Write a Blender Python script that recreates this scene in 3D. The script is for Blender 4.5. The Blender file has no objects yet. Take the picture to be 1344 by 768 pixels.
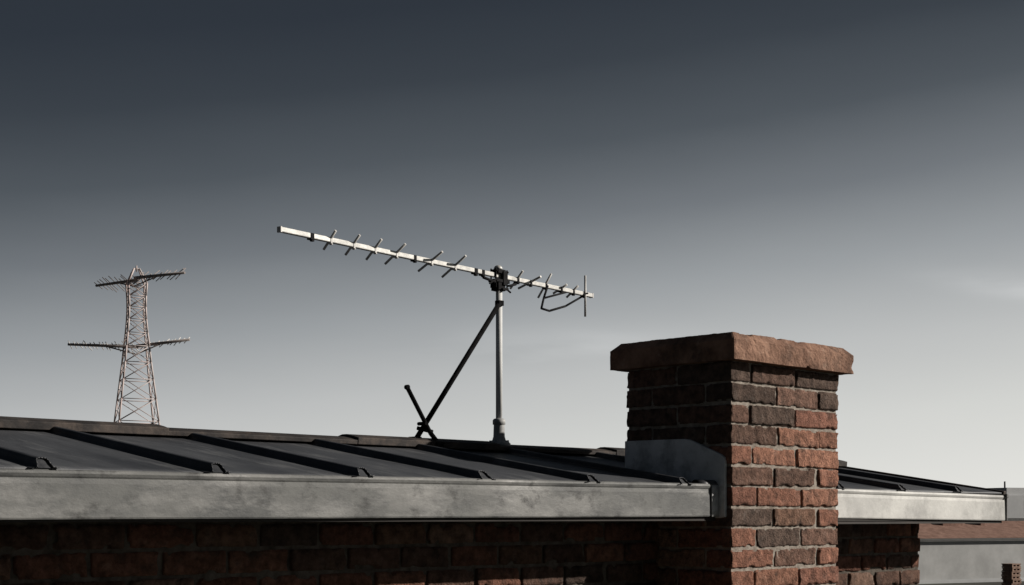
import bpy, math, random
from mathutils import Vector, Matrix, noise
random.seed(7)
scene = bpy.context.scene
COL = scene.collection
GZ = -4.5          # ground level relative to the eye height (everything lifted at the end)
LIFT = 4.5

# ------------------------------------------------------------------ helpers
class MB:
    def __init__(s): s.v=[]; s.f=[]; s.sm=[]; s.c=[]
    def add(s, vs, fs, smooth=False, col=(1,1,1)):
        o=len(s.v); s.v+= [tuple(p) for p in vs]; s.c += [col]*len(vs)
        for k,f in enumerate(fs):
            s.f.append(tuple(i+o for i in f)); s.sm.append(smooth if isinstance(smooth,bool) else smooth[k])
    def obox(s, c, ax, h, col=(1,1,1)):
        c=Vector(c); a=[Vector(x).normalized() for x in ax]
        vs=[]
        for i in (-1,1):
            for j in (-1,1):
                for k in (-1,1):
                    vs.append(c+a[0]*h[0]*i+a[1]*h[1]*j+a[2]*h[2]*k)
        s.add(vs,[(0,1,3,2),(4,6,7,5),(0,4,5,1),(2,3,7,6),(0,2,6,4),(1,5,7,3)],False,col)
    def box(s,a,b,col=(1,1,1)):
        c=[(a[i]+b[i])/2 for i in range(3)]; h=[abs(b[i]-a[i])/2 for i in range(3)]
        s.obox(c,((1,0,0),(0,1,0),(0,0,1)),h,col)
    def tube(s,p,q,r,n=10,r2=None,cap=True):
        p=Vector(p);q=Vector(q);d=(q-p).normalized(); r2=r if r2 is None else r2
        up=Vector((0,0,1)) if abs(d.z)<.9 else Vector((1,0,0))
        a=d.cross(up).normalized(); b=d.cross(a)
        vs=[]
        for (c,rr) in ((p,r),(q,r2)):
            for i in range(n):
                t=2*math.pi*i/n; vs.append(c+a*math.cos(t)*rr+b*math.sin(t)*rr)
        fs=[(i,i+n,(i+1)%n+n,(i+1)%n) for i in range(n)]; sm=[True]*n
        if cap: fs+=[tuple(range(n)),tuple(range(2*n-1,n-1,-1))]; sm+=[False,False]
        s.add(vs,fs,sm)
    def lathe(s,c,prof,n=24):
        vs=[];fs=[]
        for (r,z) in prof:
            for i in range(n):
                t=2*math.pi*i/n; vs.append((c[0]+r*math.cos(t),c[1]+r*math.sin(t),c[2]+z))
        for k in range(len(prof)-1):
            for i in range(n):
                fs.append((k*n+i,k*n+(i+1)%n,(k+1)*n+(i+1)%n,(k+1)*n+i))
        fs.append(tuple(range(n-1,-1,-1))); fs.append(tuple(range((len(prof)-1)*n,len(prof)*n)))
        s.add(vs,fs,True)
    def sweepx(s,prof,x0,x1,n,zf=lambda x:0,closed=True,smooth=False,wob=0):
        m=len(prof); vs=[];fs=[]
        for i in range(n+1):
            x=x0+(x1-x0)*i/n
            for (y,z) in prof:
                w=noise.noise(Vector((x*1.7,y*3,z*3+4)))*wob
                vs.append((x,y+w,z+zf(x)+w*.6))
        for i in range(n):
            for j in range(m if closed else m-1):
                a=i*m+j;b=i*m+(j+1)%m
                fs.append((a,b,b+m,a+m))
        if closed:
            fs.append(tuple(range(m-1,-1,-1))); fs.append(tuple(range(n*m,(n+1)*m)))
        s.add(vs,fs,smooth)
    def build(s,name,mat,parent=None,bevel=0,solid=0,colattr=False):
        me=bpy.data.meshes.new(name); me.from_pydata(s.v,[],s.f); 
        me.polygons.foreach_set("use_smooth",s.sm)
        if colattr:
            at=me.attributes.new("Col",'FLOAT_COLOR','POINT')
            flat=[]
            for c in s.c: flat+=[c[0],c[1],c[2],1]
            at.data.foreach_set("color",flat)
        me.update()
        ob=bpy.data.objects.new(name,me); COL.objects.link(ob)
        for m in (mat if isinstance(mat,(list,tuple)) else [mat]): me.materials.append(m)
        if solid:
            md=ob.modifiers.new("thick",'SOLIDIFY'); md.thickness=solid; md.offset=0
        if bevel:
            md=ob.modifiers.new("bev",'BEVEL'); md.width=bevel; md.segments=2; md.limit_method='ANGLE'
        if parent: attach(ob,parent)
        return ob
def attach(ob,parent):
    ob.parent=parent
    M=Matrix.Translation(parent.location) if parent.type=='EMPTY' else Matrix.Identity(4)
    ob.matrix_parent_inverse=M.inverted()
def thing(name,loc,label,cat,**k):
    e=bpy.data.objects.new(name,None); COL.objects.link(e); e.location=loc; e.empty_display_size=.2
    e["label"]=label; e["category"]=cat
    for a,b in k.items(): e[a]=b
    return e
def child_of_mesh(ob,parent):
    ob.parent=parent; ob.matrix_parent_inverse=Matrix.Identity(4)

# ------------------------------------------------------------------ materials
def mat(name,c1,c2,scale=4,rough=.7,metal=0,bump=.2,bscale=60,detail=6,spec=.4,stretch=(1,1,1),attr=False,
        rough2=None,ramp=(.35,.65),bdist=.003,c3=None,scale3=1.2,stretch3=None,r3=(.48,.68),c4=None,scale4=30,r4=(.6,.72)):
    m=bpy.data.materials.new(name); m.use_nodes=True; nt=m.node_tree; N=nt.nodes; L=nt.links
    b=N["Principled BSDF"]; b.inputs["Metallic"].default_value=metal
    b.inputs["Specular IOR Level"].default_value=spec
    tc=N.new("ShaderNodeTexCoord"); mp=N.new("ShaderNodeMapping"); mp.inputs["Scale"].default_value=stretch
    L.new(tc.outputs["Object"],mp.inputs[0])
    def nz(scale,src,rg=.65,det=6):
        n1=N.new("ShaderNodeTexNoise"); n1.inputs["Scale"].default_value=scale; n1.inputs["Detail"].default_value=det
        n1.inputs["Roughness"].default_value=rg; L.new(src,n1.inputs["Vector"]); return n1.outputs[0]
    n1=nz(scale,mp.outputs[0],.65,detail)
    cr=N.new("ShaderNodeValToRGB"); cr.color_ramp.elements[0].position=ramp[0]; cr.color_ramp.elements[1].position=ramp[1]
    cr.color_ramp.elements[0].color=(*c1,1); cr.color_ramp.elements[1].color=(*c2,1)
    L.new(n1,cr.inputs[0]); out=cr.outputs[0]
    def layer(out,c,sc,rr,st):
        src=mp.outputs[0]
        if st:
            m3=N.new("ShaderNodeMapping"); m3.inputs["Scale"].default_value=st; L.new(tc.outputs["Object"],m3.inputs[0]); src=m3.outputs[0]
        n3=nz(sc,src,.7,8)
        q=N.new("ShaderNodeValToRGB"); q.color_ramp.elements[0].position=rr[0]; q.color_ramp.elements[1].position=rr[1]
        L.new(n3,q.inputs[0])
        mx=N.new("ShaderNodeMix"); mx.data_type='RGBA'; L.new(q.outputs[0],mx.inputs[0]); L.new(out,mx.inputs[6]); mx.inputs[7].default_value=(*c,1)
        return mx.outputs[2]
    if c3: out=layer(out,c3,scale3,r3,stretch3)
    if attr:
        at=N.new("ShaderNodeAttribute"); at.attribute_name="Col"
        mx=N.new("ShaderNodeMix"); mx.data_type='RGBA'; mx.blend_type='MULTIPLY'; mx.inputs[0].default_value=1
        L.new(at.outputs["Color"],mx.inputs[6]); L.new(out,mx.inputs[7]); out=mx.outputs[2]
    if c4: out=layer(out,c4,scale4,r4,None)
    L.new(out,b.inputs["Base Color"])
    if rough2 is not None:
        mr=N.new("ShaderNodeMapRange"); mr.inputs[1].default_value=.3; mr.inputs[2].default_value=.7
        mr.inputs[3].default_value=rough; mr.inputs[4].default_value=rough2
        L.new(n1,mr.inputs[0]); L.new(mr.outputs[0],b.inputs["Roughness"])
    else: b.inputs["Roughness"].default_value=rough
    if bump:
        n2=nz(bscale,mp.outputs[0],.7,6)
        bp=N.new("ShaderNodeBump"); bp.inputs["Strength"].default_value=bump; bp.inputs["Distance"].default_value=bdist
        L.new(n2,bp.inputs["Height"]); L.new(bp.outputs[0],b.inputs["Normal"])
    return m
M_brick=mat("brick",(.40,.40,.40),(1.32,1.28,1.24),scale=28,rough=.95,bump=1,bscale=95,attr=True,spec=.1,ramp=(.32,.66),bdist=.018,c3=(1.5,1.66,1.72),scale3=20,r3=(.54,.76),c4=(.07,.055,.048),scale4=13,r4=(.53,.72))
M_mortar=mat("mortar",(.20,.17,.145),(.40,.36,.315),scale=30,rough=.97,bump=1,bscale=180,spec=.1)
M_cap=mat("cap_stone",(.165,.092,.066),(.39,.235,.17),scale=9,rough=.92,bump=1,bscale=60,spec=.08,bdist=.010,c3=(.10,.066,.053),scale3=7,r3=(.46,.64),c4=(.46,.32,.25),scale4=22,r4=(.56,.76))
M_roof=mat("roof_metal",(.050,.053,.060),(.086,.091,.101),scale=2.5,rough=.42,rough2=.60,metal=.15,bump=.22,bscale=22,spec=.3,stretch=(2.2,.6,1),c3=(.22,.225,.23),scale3=3.4,stretch3=(3,.7,1),r3=(.52,.82),c4=(.035,.036,.040),scale4=6,r4=(.57,.8))
M_seam=mat("seam_metal",(.030,.032,.037),(.062,.066,.074),scale=9,rough=.45,metal=.15,bump=.3,bscale=60,spec=.3,c3=(.13,.13,.135),scale3=7,r3=(.55,.8))
M_ridge=mat("ridge_metal",(.020,.019,.020),(.06,.053,.05),scale=10,rough=.7,metal=.1,bump=.5,bscale=60,spec=.2,c3=(.12,.095,.08),scale3=6)
M_gut=mat("galvanised_gutter",(.07,.073,.075),(.155,.158,.155),scale=6,rough=.5,rough2=.75,metal=.15,bump=.4,bscale=50,spec=.3,stretch=(1,1,1.4),c3=(.25,.25,.245),scale3=2.6,stretch3=(1,1,3.5),r3=(.46,.66),c4=(.045,.045,.045),scale4=11,r4=(.55,.72))  # stained metal, overall tone darkened for the dull sky it reflects
M_gut2=mat("sunlit_galvanised_gutter",(.44,.44,.43),(.62,.62,.60),scale=7,rough=.55,metal=.1,bump=.3,bscale=50,spec=.3,c3=(.30,.30,.29),scale3=4)  # same gutter metal in a paler copy, sun brightness put into the colour
M_flash=mat("lead_flashing",(.60,.61,.62),(.84,.85,.86),scale=7,rough=.5,rough2=.65,metal=.4,bump=.5,bscale=30,spec=.4,c3=(.36,.37,.38),scale3=8)
M_wrap=mat("dimmed_flashing",(.30,.305,.31),(.50,.505,.51),scale=14,rough=.6,metal=.1,bump=.5,bscale=40,spec=.3)  # flashing copy with a darker colour, so sunlight leaves it less bright
M_soff=mat("soffit_wood",(.02,.018,.017),(.045,.038,.034),scale=12,rough=.8,stretch=(.3,3,1))
M_alu=mat("aluminium",(.36,.36,.35),(.56,.56,.54),scale=22,rough=.5,metal=.25,bump=.2,bscale=120,spec=.4,c3=(.24,.24,.23),scale3=12,r3=(.5,.75))
M_mast=mat("mast_steel",(.58,.59,.595),(.72,.73,.73),scale=18,rough=.65,metal=0,bump=.1,bscale=90,spec=.3)
M_dark=mat("dark_fitting",(.006,.006,.007),(.016,.016,.018),scale=30,rough=.75,bump=.2,spec=.08)
M_rod=mat("element_rod",(.42,.41,.40),(.62,.61,.59),scale=40,rough=.55,metal=.1,bump=.1,spec=.4)
M_tower=mat("tower_hazed",(.50,.40,.385),(.60,.55,.54),scale=1.2,rough=.85,bump=0,spec=.2)  # red lightened so the colour itself carries the distance haze
M_arm=mat("tower_arm",(.22,.195,.19),(.32,.29,.28),scale=3,rough=.8,bump=0,spec=.2)
M_ins=mat("tower_rod_pale",(.50,.48,.47),(.72,.70,.68),scale=3,rough=.6,bump=0)
M_ground=mat("ground",(.045,.045,.042),(.08,.077,.07),scale=.15,rough=.95,bump=.3,bscale=2,spec=.1,c3=(.05,.058,.035),scale3=.03)
M_shed=mat("shed_wall",(.34,.345,.345),(.45,.455,.455),scale=.6,rough=.8,bump=.1,bscale=4,spec=.2)
M_tile=mat("brown_roof",(.17,.10,.078),(.28,.175,.14),scale=2,rough=.9,bump=.4,bscale=8,spec=.1,bdist=.05)
M_block=mat("grey_block",(.42,.43,.44),(.50,.51,.52),scale=.5,rough=.85,bump=.1,bscale=3,spec=.2)
M_glass=mat("window_glass",(.03,.035,.04),(.05,.055,.06),scale=1,rough=.2,bump=0)
M_trim=mat("dark_trim",(.05,.05,.05),(.08,.08,.08),scale=2,rough=.7,bump=0)
M_wood=mat("pallet_wood",(.16,.095,.07),(.30,.20,.15),scale=5,rough=.9,bump=.3,bscale=20)

# ------------------------------------------------------------------ bricks
def sub_brick(mb,a,b,step,r,amp,col,seed):
    c=Vector([(a[i]+b[i])/2 for i in range(3)]); h=[(b[i]-a[i])/2 for i in range(3)]
    n=[max(3,int(round(2*h[i]/step))) for i in range(3)]
    idx={}; vs=[]; fs=[]
    so=Vector((seed*3.17%97,seed*1.31%53,seed*7.7%71))
    tilt=random.uniform(-.018,.018); ck=random.uniform(.8,2.1)
    def coord(k,i):
        t=i/n[k]*2-1
        return h[k]*(math.sin(t*math.pi/2)*.45+t*.55)
    def vert(i,j,k):
        key=(i,j,k)
        if key in idx: return idx[key]
        p=Vector((coord(0,i),coord(1,j),coord(2,k)))
        q=Vector([max(-(h[m]-r),min(h[m]-r,p[m])) for m in range(3)])
        d=p-q; ed=d.length
        if ed>r: d=d/ed*r
        p2=q+d
        edge=max(0,(ed-r)/(r*.74)) if ed>r else 0
        nd=Vector([p2[m]/h[m] for m in range(3)]); nd=Vector([x**7 for x in nd]); nd=nd.normalized() if nd.length>1e-6 else Vector((0,0,0))
        w=p2+so
        disp=noise.noise(w*25)*.45+noise.noise(w*70)*.55+noise.noise(w*150)*.6
        chip=max(0,noise.noise(w*28+Vector((9,3,1)))-.14)*(.20+edge*3.0)*ck
        p2=p2+nd*(disp*amp-chip*amp*5)
        p2.z+=p2.x*tilt if h[0]>h[1] else p2.y*tilt
        idx[key]=len(vs); vs.append(c+p2); return idx[key]
    for ax in range(3):
        u,v=[(1,2),(2,0),(0,1)][ax]
        for side in (0,n[ax]):
            for i in range(n[u]):
                for j in range(n[v]):
                    def g(ii,jj):
                        t=[0,0,0]; t[ax]=side; t[u]=ii; t[v]=jj; return vert(*t)
                    f=(g(i,j),g(i+1,j),g(i+1,j+1),g(i,j+1))
                    fs.append(f if side else f[::-1])
    mb.add(vs,fs,True,col)
PAL=[(.365,.185,.135),(.41,.215,.155),(.30,.152,.115),(.285,.175,.13),(.235,.145,.115),(.20,.13,.105),(.15,.11,.093),(.35,.23,.18)]
def pick(darkp):
    if random.random()<darkp: c=random.choice([PAL[4],PAL[5],PAL[6],PAL[4],PAL[5]])
    else: c=random.choice([PAL[0],PAL[1],PAL[2],PAL[0],PAL[3],PAL[7]])
    k=random.uniform(.82,1.15); return tuple(x*k for x in c)

WX,WY=.696,.4935
TOP=.565; CH=.075
house=thing("brick_house",(0,.34,GZ),"low brick house with dark standing seam metal roof and brick chimney","house")
chim=MB(); g=.0050
course=0; z=TOP
while z>GZ+.01:
    z0=z-CH; lo=max(z0,GZ)
    A=course%2==0
    if A:
        B=[(0,.13,0,.25),(.13,.415,0,.12),(.415,WX,0,.12),(0,.12,.25,WY),(WX-.12,WX,.12,.37),(.12,.36,WY-.12,WY),(.36,.576,WY-.12,WY),(WX-.12,WX,.37,WY)]
    else:
        B=[(0,.275,0,.12),(.275,.555,0,.12),(.555,WX,0,.25),(0,.12,.12,.37),(0,.25,.37,WY),(WX-.12,WX,.25,WY),(.25,.576,WY-.12,WY)]
    hi = z>-.42
    sh=random.uniform(-.03,.03)
    for (x0,x1,y0,y1) in B:
        if y0==0:
            if 0<x0<.5: x0+=sh
            if x1<.6: x1+=sh
        jx=random.uniform(-.004,.0035); jy=random.uniform(-.004,.0035); gz=g+random.uniform(-.0018,.0015)
        a=[x0+(g if x0>0 else jx),y0+(g if y0>0 else jy),lo+gz]
        b=[x1-(g if x1<WX else random.uniform(-.003,.003)),y1-(g if y1<WY else 0),z-gz]
        dp=1 if course<2 else (.7 if course<4 else (.25 if course<9 else .35))
        col=pick(dp)
        if hi: sub_brick(chim,a,b,.0080,.0036,.0037,col,random.random()*900)
        else: chim.box(a,b,col)
    z-=CH; course+=1
chimney=chim.build("chimney",M_brick,house,colattr=True)
chimney["label"]="square red and brown brick chimney with stone cap"
m=MB(); m.box((.0068,.0068,GZ),(WX-.0068,WY-.0068,TOP+.005)); o=m.build("mortar",M_mortar); child_of_mesh(o,chimney)
# cap stone
cap=MB()
a=[-.045,-.045,TOP-.001]; b=[WX+.045,WY+.047,TOP+.100]
def capmesh():
    c=Vector([(a[i]+b[i])/2 for i in range(3)]); h=[(b[i]-a[i])/2 for i in range(3)]; st=.0080
    n=[int(2*h[i]/st) for i in range(3)]; idx={};vs=[];fs=[]
    def vert(i,j,k):
        key=(i,j,k)
        if key in idx: return idx[key]
        p=[h[m]*(2*t/n[m]-1) for m,t in enumerate((i,j,k))]
        ch=.030; top=h[2]-p[2]
        if abs(top-ch)<st*.52: p[2]=h[2]-ch; top=ch
        inset=max(0,ch-top)*1.0
        for m in (0,1): 
            p[m]=p[m]*(h[m]-inset)/h[m]
        r=.007
        dx=abs(p[0])-(h[0]-inset-r); dy=abs(p[1])-(h[1]-inset-r)
        if dx>0 and dy>0:
            l=math.hypot(dx,dy)
            if l>r:
                p[0]=math.copysign((h[0]-inset-r)+dx/l*r,p[0]); p[1]=math.copysign((h[1]-inset-r)+dy/l*r,p[1])
        P=Vector(p)
        nd=Vector([(P[m]/h[m])**9 for m in range(3)])
        nd=nd.normalized() if nd.length>1e-5 else Vector((0,0,0))
        d=noise.noise(P*6)*.0012+noise.noise(P*28)*.0008+noise.noise(P*90)*.0012
        onedge=1 if abs(top-ch)<.010 or top<.006 or top>2*h[2]-.008 or (dx>-.01 and dy>-.01) else .15
        d-=max(0,noise.noise(P*21+Vector((4,4,4)))-.28)*.028*onedge
        idx[key]=len(vs); vs.append(c+P+nd*d); return idx[key]
    for ax in range(3):
        u,v=[(1,2),(2,0),(0,1)][ax]
        for side in (0,n[ax]):
            for i in range(n[u]):
                for jj in range(n[v]):
                    def gg(x,y):
                        t=[0,0,0];t[ax]=side;t[u]=x;t[v]=y;return vert(*t)
                    f=(gg(i,jj),gg(i+1,jj),gg(i+1,jj+1),gg(i,jj+1)); fs.append(f if side else f[::-1])
    cap.add(vs,fs,False)
capmesh(); o=cap.build("chimney_cap",M_cap); child_of_mesh(o,chimney); o["label"]="rough reddish stone cap slab"
# flashing on the side face
fl=MB()
poly=[(.046,.000),(.022,.004),(.022,.205),(.026,.218),(.040,.229),(.165,.281),(.185,.288),(.21,.291),(.4935,.293),(.4935,.10),(.13,.10),(.125,.000)]
vs=[(-.010,y,zz) for y,zz in poly]+[(.004,y,zz) for y,zz in poly]; n=len(poly)
fs=[tuple(range(n)),tuple(range(2*n-1,n-1,-1))]+[(i,i+n,(i+1)%n+n,(i+1)%n) for i in range(n)]
fl.add(vs,fs)
o=fl.build("chimney_flashing",M_flash,bevel=.003); child_of_mesh(o,chimney); o["label"]="grey lead flashing sheet"
fl2=MB(); NW=12; vs=[]
for i in range(NW+1):
    t=i/NW
    for zz in (.004,.03,.06,.09,.117):
        vs.append((-.0095-.043*t, .0490+.0004*math.sin(t*8+zz*40), zz+.002*(1-t)))
fs=[(i*5+j,i*5+j+1,i*5+j+6,i*5+j+5) for i in range(NW) for j in range(4)]
fl2.add(vs,fs,True)
o=fl2.build("flashing_wrap",M_wrap,solid=.0012); child_of_mesh(o,chimney)

# ---- walls
XL,XR=-7.5,1.931; YW,YB=.34,3.7
w=MB()
def wallbricks(mb,along,fixed,s0,s1,ztop,sgn,skip=None,hi_to=-.42,visible=(-4.2,99)):
    k=0; z=ztop
    while z>GZ+.01:
        off=.0 if k%2 else .1075
        s=s0-off
        while s<s1-.02:
            e=min(s+.215,s1); st=max(s,s0)
            if e-st>.03:
                j=random.uniform(-.004,.003); dep=.10
                a=[0,0,max(z-CH,GZ)+g];b=[0,0,z-g]
                if along=='x':
                    a[0]=st+g;b[0]=e-g;a[1]=fixed+j;b[1]=fixed+dep
                else:
                    a[1]=st+g;b[1]=e-g;a[0]=fixed-dep;b[0]=fixed+j
                col=tuple(x*.66 for x in pick(.4))  # brick colour darkened to deepen the shade under the eave
                if z>hi_to and st>visible[0] and e<=visible[1]: sub_brick(mb,a,b,.015,.005,.003,col,random.random()*900)
                else: mb.box(a,b,col)
            s+=.215
        z-=CH;k+=1
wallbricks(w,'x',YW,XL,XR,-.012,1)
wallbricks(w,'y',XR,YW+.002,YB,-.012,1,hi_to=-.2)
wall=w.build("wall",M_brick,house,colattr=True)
m=MB(); RY=.984
prof=[(YW+.008,GZ),(YB,GZ),(YB,-.215),(RY,.235),(YW+.008,.13)]
vs=[(XL,y,zz) for y,zz in prof]+[(XR-.008,y,zz) for y,zz in prof]; n=5
m.add(vs,[tuple(range(n)),tuple(range(2*n-1,n-1,-1))]+[(i,i+n,(i+1)%n+n,(i+1)%n) for i in range(n)])
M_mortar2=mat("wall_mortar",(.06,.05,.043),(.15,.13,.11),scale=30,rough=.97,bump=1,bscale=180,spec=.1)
o=m.build("wall_mortar",M_mortar2); child_of_mesh(o,wall)

# ---- roof
RXL,RXR=-7.8,2.19; EY=.058
def zr(y): return .113+(y-EY)*(.262-.113)/(RY-EY) if y<=RY else .262-(y-RY)*.161
r=MB()
NX=260; ys=[EY+(RY-EY)*i/18 for i in range(19)]+[RY+.16*i for i in range(1,20)]
vs=[];fs=[]
for i in range(NX+1):
    x=RXL+(RXR-RXL)*i/NX
    for y in ys:
        wv=noise.noise(Vector((x*2.5,y*2.2,1)))*.0022
        if y>RY-.02 : wv=0
        vs.append((x,y,zr(y)+wv))
m_=len(ys)
for i in range(NX):
    for j in range(m_-1):
        fs.append((i*m_+j,(i+1)*m_+j,(i+1)*m_+j+1,i*m_+j+1))
r.add(vs,fs,True)
roof=r.build("roof",M_roof,house,solid=.008)
roof["label"]="dark weathered metal sheet roof"
sx=[-.204-.483*k for k in range(0,16)]+[.309,.792,1.275,1.758]
PR=[(-.032,.0),(-.0165,.0015),(-.0130,.011),(-.0115,.0190),(-.0080,.0225),(-.002,.0235),(.004,.0235),(.0090,.0225),(.0120,.0190),(.0135,.011),(.0170,.0015),(.029,.0)]
for x0 in sx:
    s=MB(); vs=[];fs=[]
    y0=.047+random.uniform(-.004,.004); y1=RY-.03
    if x0==.309: y0=.5
    tw=random.uniform(-.008,.008); rk=random.uniform(.020,.032)
    ysq=[y0+rk+(y1-y0-rk)*i/22 for i in range(0,23)]
    for i,y in enumerate(ysq):
        t=(y-y0)/(y1-y0); sc=1-.12*t
        for (px,pz) in PR:
            yy=y
            if i==0: yy=y0+ rk*(pz/.0235)
            wb=noise.noise(Vector((x0*9,y*4,px*5)))*.0016
            vs.append((x0+px*(1.3 if i==0 else 1+.12*max(0,1-i/4))+tw*t+wb,yy,zr(max(yy,EY))+.004+pz*sc))
    K=len(ysq)-1
    m_=len(PR)
    for i in range(K):
        for j in range(m_-1): fs.append((i*m_+j,i*m_+j+1,(i+1)*m_+j+1,(i+1)*m_+j))
    s.add(vs,fs,[True]*len(fs))
    pl=[Vector(v)+Vector((0,.005,-.001)) for v in vs[1:m_-1]]
    s.add(pl,[tuple(range(len(pl)-1,-1,-1))],False)
    for j in range(1,m_-2): s.tube(vs[j],vs[j+1],.0018,6)
    s.tube(vs[m_-2],Vector(vs[m_-2])+Vector((.012,0,.001)),.0020,6)
    o=s.build("roof_seam",M_seam); child_of_mesh(o,roof)
edges=[RXL,-6.4,-5.5,-4.6,-3.7,-2.86,-1.78,-.98,-.30,.42,1.1,1.6,RXR+.01]
for i in range(len(edges)-1):
    s=MB(); zo=.009*(i%2)
    prof=[(RY-.078-zo*.3,.262),(RY-.080-zo*.3,.277+zo),(RY-.055,.284+zo),(RY-.012,.292+zo),(RY+.012,.292+zo),(RY+.075,.278+zo),(RY+.08,.262),(RY+.0,.268)]
    s.sweepx(prof,edges[i],edges[i+1]+.03*(i<len(edges)-2),14,smooth=False,wob=.0028)
    o=s.build("ridge_cap",M_ridge,bevel=.002); child_of_mesh(o,roof)
for (ya,yb) in ((EY-.005,RY),(RY,3.98)):
    s=MB()
    pa=Vector((RXR+.002,ya,zr(max(ya,EY))-.01)); pb=Vector((RXR+.002,yb,zr(yb)-.01)); d=(pb-pa)
    s.obox((pa+pb)/2,((1,0,0),d,Vector((1,0,0)).cross(d)),(.012,d.length/2,.022))
    o=s.build("verge_trim",M_ridge,bevel=.003); child_of_mesh(o,roof)
s=MB(); vs=[];K=10
for xx in (-.115,-.012):
    for i in range(K+1):
        t=i/K*math.pi*.95; vs.append((xx,.074-.018*math.cos(t),.118+.018*math.sin(t)))
s.add(vs,[(i,i+1,i+K+2,i+K+1) for i in range(K)],True)
o=s.build("roof_edge_lip",M_seam,solid=.003); child_of_mesh(o,roof)
s=MB(); vs=[(-.1152,.074+.0165*math.cos(t/12*math.pi),.117+.0165*math.sin(t/12*math.pi)) for t in range(13)]
s.add(vs,[tuple(range(13))]); o=s.build("roof_edge_hole_shade",M_dark); child_of_mesh(o,roof)  # dark sheet standing in for the shade inside the rolled lip

# ---- gutters
def gutter(x0,x1,zf,material,lab):
    s=MB()
    prof=[(.054,0),(.0525,.004),(.0535,.085),(.055,.098),(.0525,.102),(.0505,.109),(.0515,.115),(.0555,.118),(.060,.115),(.0605,.104),(.0585,.085),(.058,.006),(.165,.006),(.165,0)]
    s.sweepx(prof,x0,x1,max(8,int((x1-x0)/.06)),zf=zf,wob=.0018)
    o=s.build("gutter",material,house); o["label"]=lab; return o
gutter(RXL,-.011,lambda x:.0055+.0033*x,M_gut,"long weathered galvanised metal gutter")
gutter(.705,RXR+.012,lambda x:-.0002-.0080*(x-.705),M_gut2,"short galvanised metal gutter in a sunlit tone")
s=MB(); s.box((RXR+.012,.046,-.013),(RXR+.018,.17,.108)); s.box((RXR+.0,.04,.094),(RXR+.0175,.056,.112)); s.build("gutter_end_cap",M_gut,house,bevel=.002)
for (p,q) in (((RXL,.066,-.010),(-.011,YW+.02,.003)),((WX+.006,.066,-.024),(RXR,YW+.02,-.011)),((XR+.002,YW+.02,-.024),(RXR,YB,-.011))):
    s=MB(); s.box(p,q); s.build("soffit",M_soff,house)
for (p,q) in (((RXL,.061,.003),(-.012,.075,.10)),((WX+.01,.061,-.011),(RXR,.075,.09))):
    s=MB(); s.box(p,q); s.build("fascia_board",M_soff,house)

# ------------------------------------------------------------------ antenna
MX,MY=-.198,.984; BZ=.957
ant=thing("television_antenna",(MX,MY,.296),"silver yagi television antenna on a braced rooftop mast","antenna")
s=MB(); s.tube((MX,MY,.35),(MX,MY,.935),.0130,20)
mast=s.build("mast",M_mast,ant)
s=MB(); s.lathe((MX,MY,.296),[(.046,-.014),(.046,-.002),(.040,.004),(.027,.012),(.023,.026),(.0215,.070),(.0215,.072),(.0255,.074),(.0255,.090),(.021,.096),(.0135,.098)],28)
for t in range(4):
    an=t*math.pi/2+.5; s.tube((MX+.036*math.cos(an),MY+.036*math.sin(an),.296),(MX+.036*math.cos(an),MY+.036*math.sin(an),.307),.005,6)
M_foot=mat("mast_foot_steel",(.28,.285,.29),(.42,.43,.43),scale=25,rough=.6,metal=.1,bump=.3,spec=.3)
s.build("mast_foot",M_foot,ant,bevel=.0)
Bd=Vector((.991,.131,0)).normalized(); Nd=Vector((Bd.y,-Bd.x,0)); Zd=Vector((0,0,1)); BC=Vector((MX,MY,BZ))
def BP(sv,nv=0,zv=0): return BC+Bd*sv+Nd*nv+Zd*zv
s=MB()
s.obox(BP((-1.186+.648)/2),(Bd,Nd,Zd),((1.186+.648)/2,.0086,.0088))
boom=s.build("boom",M_alu,ant,bevel=.0025)
for sv in (-1.187,.649):
    s=MB(); s.obox(BP(sv),(Bd,Nd,Zd),(.003,.0094,.0096)); s.build("boom_end_cap",M_rod,ant)
els=[(-.951,.058,.053),(-.837,.069,.059),(-.727,.069,.057),(-.6136,.085,.057),(-.418,.108,.054),(-.280,.109,.061),
     (.115,.065,.059),(.202,.112,.034),(.307,.062,.085),(.416,.058,.03),(.505,.050,.045)]
for (sv,nc,zc) in els:
    s=MB(); k=random.uniform(1.02,1.12); ds=random.uniform(-.006,.006)
    p=BP(sv-ds,-nc/2*k,-zc/2*k); q=BP(sv+ds,nc/2*k,zc/2*k)
    s.tube(p,q,.0046,10); 
    s.build("element_rod",M_rod,ant)
s=MB(); s.tube(BP(.584,.012,-.098),BP(.584,.012,.077),.0048,10); s.tube(BP(.584,-.02,0),BP(.584,.03,0),.004,8); s.build("reflector_rod",M_rod,ant)
for sv,big in [(-1.043,1.1),(-.951,.6),(-.837,.6),(-.727,.6),(-.6136,.6),(-.513,.9),(-.418,.6),(-.28,.6),(-.155,1.3),(-.11,1.1),(.115,.9),(.202,.9),(.307,.8),(.416,.9),(.505,.8),(.584,.8)]:
    s=MB(); s.obox(BP(sv,0,-.002),(Bd,Nd,Zd),(.0075*big,.0104,.0110)); s.obox(BP(sv+.004,.003,-.014),(Bd,Nd,Zd),(.005*big,.006,.004*big))
    s.build("element_clip",M_dark if big>=.8 else M_rod,ant,bevel=.001)
s=MB()
lp=[BP(.300,.02,-.004),BP(.245,.04,-.062),BP(.215,.05,-.108),BP(.270,.05,-.112),BP(.44,.01,-.070),BP(.60,-.01,-.006)]
for i in range(len(lp)-1): s.tube(lp[i],lp[i+1],.0048,8)
s.tube(BP(.245,.04,-.062),BP(.46,.0,-.008),.0042,8)
s.build("dipole",M_dark,ant)
s=MB()
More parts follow.
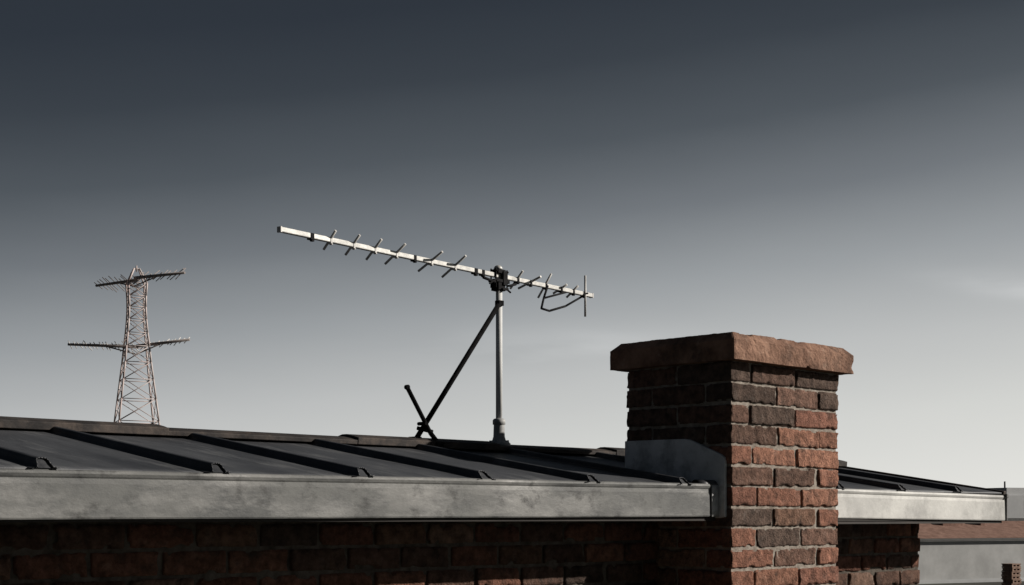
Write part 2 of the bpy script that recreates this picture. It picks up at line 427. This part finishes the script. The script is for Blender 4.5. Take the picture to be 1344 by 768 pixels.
s.obox(BP(0,0,-.022),(Bd,Nd,Zd),(.042,.022,.006)); s.obox(BP(-.005,.0,-.042),(Bd,Nd,Zd),(.022,.019,.018))
s.obox(BP(-.005,0,.016),(Bd,Nd,Zd),(.024,.02,.008)); s.obox(BP(.01,.018,-.01),(Bd,Nd,Zd),(.012,.007,.028))
for a_ in (-.036,.036):
    s.tube(BP(a_,.012,-.05),BP(a_,.012,.026),.0035,8); s.tube(BP(a_,-.012,-.05),BP(a_,-.012,.026),.0035,8)
    s.tube(BP(a_,.012,.014),BP(a_,.012,.021),.0075,6)
s.tube(BP(-.02,.03,-.058),BP(.03,.02,-.05),.006,8); s.tube(BP(-.05,.02,-.032),BP(-.12,.015,-.022),.006,8); s.tube(BP(-.045,.02,-.02),BP(-.10,.03,-.045),.0035,8)
s.tube(BP(.04,.015,-.036),BP(.085,.02,-.024),.005,8); s.tube(BP(.03,.015,-.05),BP(.05,.02,-.062),.004,8)
s.build("mast_clamp",M_dark,ant,bevel=.0015)
s=MB(); s.lathe(tuple(BP(-.006,0,.024)),[(.017,0),(.018,.006),(.013,.014),(.006,.017)],14); s.build("clamp_cap",M_alu,ant)
M_brace=mat("brace_steel",(.004,.004,.004),(.010,.010,.011),scale=30,rough=.85,bump=.2,spec=.03)
s=MB(); s.tube((-.645,.972,.296),(-.207,.972,.848),.0098,12)
s.obox((-.204,.976,.848),((1,0,0),(0,1,0),(0,0,1)),(.013,.012,.010)); s.lathe((MX,MY,.840),[(.0150,0),(.0150,.014)],18)
s.build("brace",M_brace,ant)
s=MB(); s.tube((-.714,.945,.484),(-.612,.930,.318),.0082,12); s.tube((-.612,.930,.318),(-.590,.922,.290),.009,12)
s.tube((-.713,.938,.483),(-.713,.953,.483),.009,8)
s.tube((-.655,.955,.335),(-.60,.93,.322),.0075,8); s.tube((-.636,.97,.352),(-.636,.925,.352),.007,8)
s.build("brace_stub",M_brace,ant)
s=MB(); s.obox((-.59,.92,.272),((1,0,0),(0,1,.16),(0,-.16,1)),(.02,.022,.014)); s.build("brace_foot",M_dark,ant,bevel=.001)
s=MB(); s.obox((-.648,.975,.2975),((1,0,0),(0,1,0),(0,0,1)),(.018,.018,.006)); s.build("brace_foot",M_dark,ant,bevel=.001)

# ------------------------------------------------------------------ distant things (bearing from eye point)
CAMX,CAMY=-4.305,-3.172
Rv=Vector((.705,-.709,0)).normalized(); Fv=Vector((.709,.705,0)).normalized()
def W(rr,dd,zz=0): return Vector((CAMX,CAMY,0))+Rv*rr+Fv*dd+Vector((0,0,zz))
TB=W(-15.25,60,GZ)
tower=thing("lattice_tower",tuple(TB),"tall rusty red lattice tower carrying two tiers of antenna arms","tower")
yaw=math.radians(22)
def TP(x,y,z): 
    c,sn=math.cos(yaw),math.sin(yaw); return W(-15.25+x*c-y*sn,60+x*sn+y*c,z)
lev=[(-4.5,1.70),(-1.6,1.38),(1.0,1.10),(2.6,.93),(3.9,.78),(4.8,.68),(5.6,.59),(6.3,.51),(6.95,.45),(7.5,.39),(8.05,.345),(8.55,.325),(9.0,.335),(9.5,.37),(10.12,.10)]
s=MB(); cs=[(-1,-1),(1,-1),(1,1),(-1,1)]
for i in range(len(lev)-1):
    z0,h0=lev[i];z1,h1=lev[i+1]
    for k in range(4):
        a0=cs[k];b0=cs[(k+1)%4]
        s.tube(TP(a0[0]*h0,a0[1]*h0,z0),TP(a0[0]*h1,a0[1]*h1,z1),.036,6)
        if i<len(lev)-2:
            s.tube(TP(a0[0]*h0,a0[1]*h0,z0),TP(b0[0]*h1,b0[1]*h1,z1),.017,5)
            s.tube(TP(b0[0]*h0,b0[1]*h0,z0),TP(a0[0]*h1,a0[1]*h1,z1),.017,5)
        s.tube(TP(a0[0]*h1,a0[1]*h1,z1),TP(b0[0]*h1,b0[1]*h1,z1),.018,5)
s.tube(TP(0,0,10),TP(0,0,10.25),.03,5)
s.build("lattice_frame",M_tower,tower)
def arm(p,q,nt,tl,lab,pale):
    s=MB(); p=Vector(p);q=Vector(q); s.tube(p,q,.052,8,r2=.07)
    s.tube(q+(p-q)*.5,q+Vector((0,0,-.32)),.028,5)
    a_=s.build("antenna_arm",M_arm,tower); a_["label"]=lab
    s=MB(); d=(q-p).normalized(); side=Vector((d.y,-d.x,0))
    for i in range(nt):
        t=(i+.6+random.uniform(-.25,.25))/(nt+.4); c=p.lerp(q,t); L=tl*random.uniform(.55,1.2)
        e=(side*.6+Vector((0,0,.6))-d*random.uniform(.1,.55)).normalized()
        s.tube(c-e*L*.55,c+e*L*.45,.018,5)
    o=s.build("antenna_rods",M_ins if pale else M_arm); child_of_mesh(o,a_)
arm(W(-17.45,62,9.75),W(-15.25,60.4,9.75),12,.76,"grey upper antenna arm",False)
arm(W(-13.0,58.7,9.75),W(-15.25,59.7,9.70),10,.76,"grey upper antenna arm",False)
arm(W(-18.15,60.4,7.10),W(-15.25,60.2,6.98),16,.54,"brown lower antenna arm with pale rods",True)
arm(W(-13.0,59.6,7.20),W(-15.25,60,6.98),12,.54,"brown lower antenna arm with pale rods",True)

# ------------------------------------------------------------------ distant buildings
def frame(pr,pd,yawdeg):
    t=math.radians(yawdeg); U=Rv*math.cos(t)+Fv*math.sin(t); V=Fv*math.cos(t)-Rv*math.sin(t); O=W(pr,pd,0)
    def P(u,v,z): return O+U*u+V*v+Vector((0,0,z))
    def vb(s,u0,u1,v0,v1,z0,z1): s.obox(P((u0+u1)/2,(v0+v1)/2,(z0+z1)/2),(U,V,Zd),((u1-u0)/2,(v1-v0)/2,(z1-z0)/2))
    return P,vb
P1,vb1=frame(32,103,28)
shed=thing("storage_shed",tuple(W(32,103,GZ)),"long low pale storage shed with brown roof","shed")
s=MB(); vb1(s,-8,26,0,9,GZ,-1.45); s.build("wall",M_shed,shed)
s=MB(); vb1(s,-8.02,26.02,-.05,-.002,GZ,GZ+.25); s.build("plinth",M_block,shed)
s=MB()
vs=[P1(-8.5,-.15,-1.40),P1(26.5,-.15,-1.40),P1(26.5,4.5,-.22),P1(-8.5,4.5,-.22),P1(-8.5,9.3,-1.40),P1(26.5,9.3,-1.40)]
s.add(vs,[(0,1,2,3),(3,2,5,4),(0,3,4),(1,5,2),(0,4,5,1)]); s.build("roof",M_tile,shed)
s=MB(); vb1(s,-8.6,26.6,-.27,-.155,-1.54,-1.41); s.build("gutter",M_trim,shed)
for (u0,u1,zt) in ((-4,-3.4,.02),(.5,2.4,-.1),(4.2,4.6,.1)):
    s=MB(); vb1(s,u0,u1,3.2,3.8,-.9,zt); s.build("roof_vent",M_tile,shed)
P2,vb2=frame(50.2,150,24)
blk=thing("office_block",tuple(W(60,150,GZ)),"grey flat roofed office block beyond the shed","building")
s=MB(); vb2(s,0,28,0,14,GZ,2.3); s.build("wall",M_block,blk)
s=MB(); vb2(s,.4,27.6,.4,13.6,2.3,3.1); s.build("parapet",M_block,blk)
s=MB(); vb2(s,-.3,28.3,-.3,14.3,-.30,.0); s.build("ledge",M_trim,blk)
for k in range(6):
    s=MB(); vb2(s,2.5+k*4,4.3+k*4,-.06,-.003,.8,1.9); s.build("window",M_glass,blk)
s=MB(); s.tube(P2(.7,1,3.0),P2(.7,1,3.75),.09,8); s.build("vent_pipe",M_trim,blk)
P3,vb3=frame(45.2,128,20)
hs=thing("row_building",tuple(W(58,132,GZ)),"low dark flat roofed building beside the office block","building")
s=MB(); vb3(s,0,27,0,9,GZ,-.75); s.build("wall",M_block,hs)
s=MB(); vb3(s,-.4,27.4,-.4,9.4,-.75,-.4); s.build("roof",M_trim,hs)
P4,vb4=frame(25.35,75,35)
ps=thing("pallet_stack",tuple(W(25.35,75,GZ)),"tall stack of brown wooden pallets standing in the yard","pallets")
zz=GZ
while zz<-2.3:
    s=MB(); j=random.uniform(-.06,.06)
    vb4(s,-.36+j,.36+j,-.32,.32,zz,zz+.05)
    for q in range(3): vb4(s,-.33+j+q*.28,-.23+j+q*.28,-.30,.30,zz+.049,zz+.14)
    vb4(s,-.36+j,.36+j,-.32,.32,zz+.138,zz+.19)
    s.build("pallet",M_wood,ps)
    zz+=.20

s=MB(); G=4000
s.add([(-G,-G,GZ),(G,-G,GZ),(G,G,GZ),(-G,G,GZ)],[(0,1,2,3)])
gr=s.build("ground",M_ground); gr["kind"]="structure"; gr["label"]="grey asphalt and gravel ground of the yard"; gr["category"]="ground"

for o in list(scene.objects):
    if o.parent is None: o.location.z+=LIFT
# ------------------------------------------------------------------ light
EL=math.radians(25); AZ=math.radians(50)
S=Vector((math.sin(AZ)*math.cos(EL),-math.cos(AZ)*math.cos(EL),math.sin(EL)))
sl=bpy.data.lights.new("sun",'SUN'); sl.energy=5; sl.angle=math.radians(.55); sl.color=(1,.93,.84)
so=bpy.data.objects.new("sun",sl); COL.objects.link(so); so.rotation_euler=S.to_track_quat('Z','Y').to_euler(); so.location=(5,-5,12)
wd=bpy.data.worlds.new("World"); scene.world=wd; wd.use_nodes=True; nt=wd.node_tree; N=nt.nodes; L=nt.links
bg=N["Background"]; bg.inputs[1].default_value=.1
sky=N.new("ShaderNodeTexSky"); sky.sky_type='NISHITA'; sky.sun_disc=False; sky.sun_elevation=EL; sky.sun_rotation=math.radians(130); sky.dust_density=3
tc=N.new("ShaderNodeTexCoord"); nv=N.new("ShaderNodeVectorMath"); nv.operation='NORMALIZE'; L.new(tc.outputs["Generated"],nv.inputs[0])
sp=N.new("ShaderNodeSeparateXYZ"); L.new(nv.outputs[0],sp.inputs[0])
def dot_(v):
    dt=N.new("ShaderNodeVectorMath"); dt.operation='DOT_PRODUCT'; dt.inputs[1].default_value=v; L.new(nv.outputs[0],dt.inputs[0]); return dt.outputs["Value"]
def math_(op,a,b=0):
    n=N.new("ShaderNodeMath"); n.operation=op
    for i,x in enumerate((a,b)):
        if isinstance(x,(int,float)): n.inputs[i].default_value=x
        else: L.new(x,n.inputs[i])
    return n.outputs[0]
lat=dot_((Rv.x,Rv.y,0)); fwd=dot_((Fv.x,Fv.y,0)); el=sp.outputs[2]
def noise_(scale,st,det=7):
    mp=N.new("ShaderNodeMapping"); mp.inputs["Scale"].default_value=st; L.new(nv.outputs[0],mp.inputs[0])
    nz=N.new("ShaderNodeTexNoise"); nz.inputs["Scale"].default_value=scale; nz.inputs["Detail"].default_value=det; L.new(mp.outputs[0],nz.inputs["Vector"]); return nz.outputs[0]
n1=noise_(2.0,(1.2,1.2,3),3); n1b=noise_(6,(1,1,4),7)
t=math_('SUBTRACT',el,math_('MULTIPLY',lat,.115))
t=math_('ADD',t,math_('MULTIPLY',math_('SUBTRACT',n1,.5),.016))
t=math_('ADD',t,math_('MULTIPLY',math_('SUBTRACT',n1b,.5),.012))
t=math_('ADD',t,math_('MULTIPLY',math_('MAXIMUM',math_('SUBTRACT',math_('MULTIPLY',lat,-1),.38),0),.07))  # sky darkened far left, out of view, to dim the shaded faces
t=math_('ADD',t,math_('MULTIPLY',math_('MAXIMUM',math_('MULTIPLY',fwd,-1),0),.32))  # sky behind the camera darkened too, added to cut the fill light
t=math_('ADD',math_('MULTIPLY',t,1.6),.1)
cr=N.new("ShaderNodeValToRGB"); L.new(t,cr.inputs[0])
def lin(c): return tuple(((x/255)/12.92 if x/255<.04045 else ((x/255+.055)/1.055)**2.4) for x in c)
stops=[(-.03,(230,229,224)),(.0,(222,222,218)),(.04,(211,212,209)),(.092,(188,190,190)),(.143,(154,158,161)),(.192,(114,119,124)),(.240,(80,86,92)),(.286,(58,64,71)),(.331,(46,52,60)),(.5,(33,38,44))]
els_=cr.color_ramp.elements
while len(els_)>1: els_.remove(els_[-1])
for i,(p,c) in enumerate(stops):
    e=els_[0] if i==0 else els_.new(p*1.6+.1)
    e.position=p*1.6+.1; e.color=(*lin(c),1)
n2=noise_(7,(1,1,6),8)
gx=math_('DIVIDE',math_('SUBTRACT',lat,.318),.040); gz_=math_('DIVIDE',math_('ADD',math_('SUBTRACT',el,.147),math_('MULTIPLY',math_('SUBTRACT',lat,.318),.16)),.0065)
g2=math_('EXPONENT',math_('MULTIPLY',math_('ADD',math_('MULTIPLY',gx,gx),math_('MULTIPLY',gz_,gz_)),-1))
wisp=math_('MULTIPLY',math_('MULTIPLY',math_('MULTIPLY',g2,math_('GREATER_THAN',fwd,0)),math_('MAXIMUM',math_('SUBTRACT',n2,.3),0)),1.1)
gx2=math_('DIVIDE',math_('SUBTRACT',lat,.03),.08); gz2=math_('DIVIDE',math_('SUBTRACT',el,.113),.012)
g3=math_('EXPONENT',math_('MULTIPLY',math_('ADD',math_('MULTIPLY',gx2,gx2),math_('MULTIPLY',gz2,gz2)),-1))
wisp=math_('ADD',wisp,math_('MULTIPLY',math_('MULTIPLY',g3,math_('GREATER_THAN',fwd,0)),math_('MAXIMUM',math_('MULTIPLY',math_('SUBTRACT',n2,.4),.9),0)))
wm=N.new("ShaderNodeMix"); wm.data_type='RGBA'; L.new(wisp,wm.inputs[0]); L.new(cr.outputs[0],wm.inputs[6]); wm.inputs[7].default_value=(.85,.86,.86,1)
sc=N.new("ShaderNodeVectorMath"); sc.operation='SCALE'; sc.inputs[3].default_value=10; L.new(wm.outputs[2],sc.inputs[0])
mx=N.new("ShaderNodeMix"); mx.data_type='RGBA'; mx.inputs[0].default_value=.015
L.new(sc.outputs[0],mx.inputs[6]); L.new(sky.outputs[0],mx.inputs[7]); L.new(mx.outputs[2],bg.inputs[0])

# ------------------------------------------------------------------ camera
cd=bpy.data.cameras.new("camera"); cam=bpy.data.objects.new("camera",cd); COL.objects.link(cam)
cam.location=(CAMX,CAMY,LIFT); cam.rotation_euler=(math.radians(90),0,-math.atan2(Fv.x,Fv.y))
cd.lens=1939/1344*36; cd.sensor_width=36; cd.shift_y=(680-384)/1344; cd.clip_start=.05; cd.clip_end=9000
scene.camera=cam
scene.view_settings.view_transform='Standard'; scene.view_settings.look='None'; scene.view_settings.exposure=0
